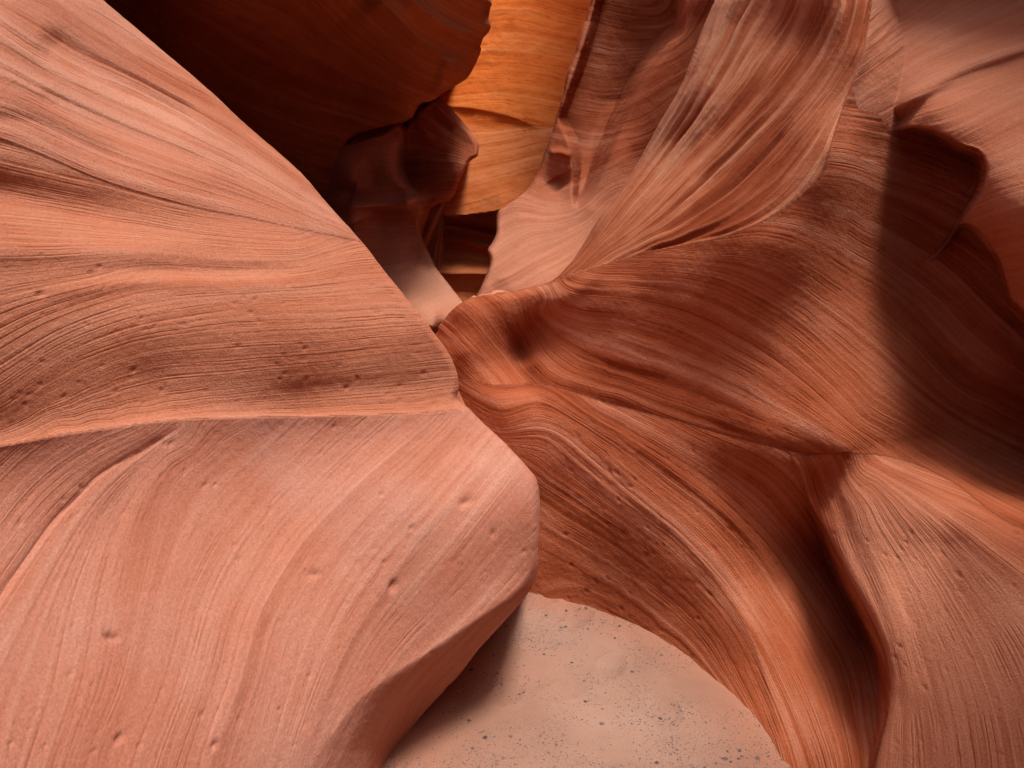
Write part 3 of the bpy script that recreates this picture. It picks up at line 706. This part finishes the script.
def sand_z(x, y):
    x = np.asarray(x, float); y = np.asarray(y, float)
    z = .012 * noise(x * 1.1, y * 1.1, x * 0) + .006 * noise(x * 4, y * 4, x * 0 + 3) + .003 * noise(x * 14, y * 14, x * 0 + 5)
    for bank, hgt, wd in ((BANK_R, .030, .11), (BANK_L, .02, .09)):
        s_, _, _, _, _ = near_poly(x, y, bank)
        z = z + hgt * np.exp(-(s_ / wd) ** 2)
    for cx, cy, a, b, t in SCUFF:
        u = (x - cx) * math.cos(t) + (y - cy) * math.sin(t); v = -(x - cx) * math.sin(t) + (y - cy) * math.cos(t)
        q = (u / a) ** 2 + (v / b) ** 2
        z = z - .010 * np.exp(-q ** 1.5) + .005 * np.exp(-((np.sqrt(q) - 1.35) / .3) ** 2)
    return z


GZ = sand_z(GX, GY)
me = bpy.data.meshes.new('sand_floor')
ny, nx = GX.shape; idx = np.arange(ny * nx).reshape(ny, nx)
me.from_pydata(np.stack([GX, GY, GZ], -1).reshape(-1, 3).tolist(), [], np.stack([idx[:-1, :-1], idx[:-1, 1:], idx[1:, 1:], idx[1:, :-1]], -1).reshape(-1, 4).tolist())
me.polygons.foreach_set('use_smooth', np.ones(len(me.polygons), bool))
dd = np.minimum(np.abs(near_poly(GX, GY, BANK_R)[0]) / .16, np.abs(near_poly(GX, GY, BANK_L)[0]) / .34)  # red dust by both banks; wider left band also paints in reddish shade
a = me.attributes.new('dust', 'FLOAT', 'POINT'); a.data.foreach_set('value', np.exp(-dd ** 1.5).ravel())
me.materials.append(sand)
fl = bpy.data.objects.new('ground', me); sc.collection.objects.link(fl)
tag(fl, 'pale pinkish sand floor of the slot canyon', None, None, 'structure')

# dark grit drifted over the sand
grit = bpy.data.materials.new('grit'); grit.use_nodes = True
gn = grit.node_tree; gb = gn.nodes['Principled BSDF']; gb.inputs['Roughness'].default_value = .9
oi = gn.nodes.new('ShaderNodeNewGeometry'); gr_ = gn.nodes.new('ShaderNodeValToRGB')
gr_.color_ramp.elements[0].color = (.05, .04, .05, 1); gr_.color_ramp.elements[1].color = (.28, .2, .17, 1); gr_.color_ramp.elements[1].position = .9
gn.links.new(oi.outputs['Random Per Island'], gr_.inputs[0]); gn.links.new(gr_.outputs[0], gb.inputs['Base Color'])
vs, fs = [], []
qx = rng.uniform(-.6, 1.3, 80000); qy = rng.uniform(2.1, 4.1, 80000)
den = noise(qx * 3.2, qy * 3.2, qx * 0 + .5) + .6 * noise(qx * 11, qy * 11, qx * 0 + 1.5)
ok = den > rng.uniform(-.5, 1.0, 80000)
qx = qx[ok][:20000]; qy = qy[ok][:20000]; qz = sand_z(qx, qy)
for x, y, z in zip(qx, qy, qz):
    s = .0011 + .0019 * rng.random() ** 3 + (rng.uniform(.0015, .006) if rng.random() < .010 else 0)
    b = len(vs); a = rng.uniform(0, 6.28)
    for k in range(4):
        vs.append((x + s * 1.4 * math.cos(a + k * 1.57) * rng.uniform(.7, 1.3), y + s * 1.4 * math.sin(a + k * 1.57) * rng.uniform(.7, 1.3), z + s * .2))
    vs.append((x, y, z + s * rng.uniform(.8, 1.3))); vs.append((x, y, z - s))
    for k in range(4):
        fs.append((b + k, b + (k + 1) % 4, b + 4)); fs.append((b + (k + 1) % 4, b + k, b + 5))
me = bpy.data.meshes.new('gravel'); me.from_pydata(vs, [], fs); me.materials.append(grit)
go = bpy.data.objects.new('gravel', me); sc.collection.objects.link(go)
tag(go, 'fine dark grit scattered over the pale sand floor', 'gravel', None, 'stuff')

# ------------------------------------------------------------------ the canyon behind the viewer
def rear_wall(profile):
    p = smooth_poly(profile, 10)
    zs = np.linspace(-.3, 6.5, 60)
    U, Z = np.meshgrid(np.arange(len(p)), zs)
    bx, by = p[:, 0][None, :] + 0 * Z, p[:, 1][None, :] + 0 * Z
    lean = .5 * np.sin(Z * .9) + .35 * noise(bx * .5, by * .5, Z * .6)
    cx, cy = 0.1, -1.5
    ln = np.hypot(bx - cx, by - cy)
    return np.stack([bx + (bx - cx) / ln * lean, by + (by - cy) / ln * lean, Z], -1)


G = rear_wall([(-1.15, 1.1), (-1.5, .3), (-1.7, -1), (-1.5, -2.5), (-1.0, -4.2), (-.2, -5.2), (.9, -5.0), (1.5, -3.6), (1.6, -2), (2.1, -.6), (2.3, .5), (2.1, 1.6)])
ny, nx = G.shape[:2]; idx = np.arange(ny * nx).reshape(ny, nx)
me = bpy.data.meshes.new('terrain')
me.from_pydata(G.reshape(-1, 3).tolist(), [], np.stack([idx[:-1, :-1], idx[:-1, 1:], idx[1:, 1:], idx[1:, :-1]], -1).reshape(-1, 4).tolist())
me.polygons.foreach_set('use_smooth', np.ones(len(me.polygons), bool))
a = me.attributes.new('bed', 'FLOAT', 'POINT'); a.data.foreach_set('value', (G[..., 2] * 150 + G[..., 0] * 40).ravel())
me.materials.append(ROCK_DEEP)
to = bpy.data.objects.new('terrain', me); sc.collection.objects.link(to)
tag(to, None, None, None, 'structure')

# ------------------------------------------------------------------ light
SUN_EL, SUN_AZ = R(75), R(117)      # azimuth from +Y towards +X
w = bpy.data.worlds.new('World'); sc.world = w; w.use_nodes = True
wn = w.node_tree
sky = wn.nodes.new('ShaderNodeTexSky'); sky.sky_type = 'NISHITA'; sky.sun_disc = False
sky.sun_elevation = SUN_EL; sky.sun_rotation = SUN_AZ
sky.air_density = .4; sky.dust_density = 6.0; sky.ozone_density = .1
bg = wn.nodes['Background']; bg.inputs['Strength'].default_value = .066
wn.links.new(sky.outputs[0], bg.inputs['Color'])
sl = bpy.data.lights.new('sun', 'SUN'); sl.energy = 1.5; sl.angle = R(14); sl.color = (1, .95, .86)
so = bpy.data.objects.new('sun', sl); sc.collection.objects.link(so)
from mathutils import Vector
sd = Vector((math.sin(SUN_AZ) * math.cos(SUN_EL), math.cos(SUN_AZ) * math.cos(SUN_EL), math.sin(SUN_EL)))
so.rotation_euler = sd.to_track_quat('Z', 'Y').to_euler()
so.location = (0, 0, 12)

sc.view_settings.view_transform = 'Standard'
sc.view_settings.look = 'None'
sc.view_settings.gamma = 1
sc.view_settings.exposure = 1.32
sc.render.engine = 'CYCLES'
sc.cycles.max_bounces = 10
sc.cycles.diffuse_bounces = 8
sc.cycles.use_denoising = True
sc.cycles.caustics_reflective = False
sc.cycles.caustics_refractive = False
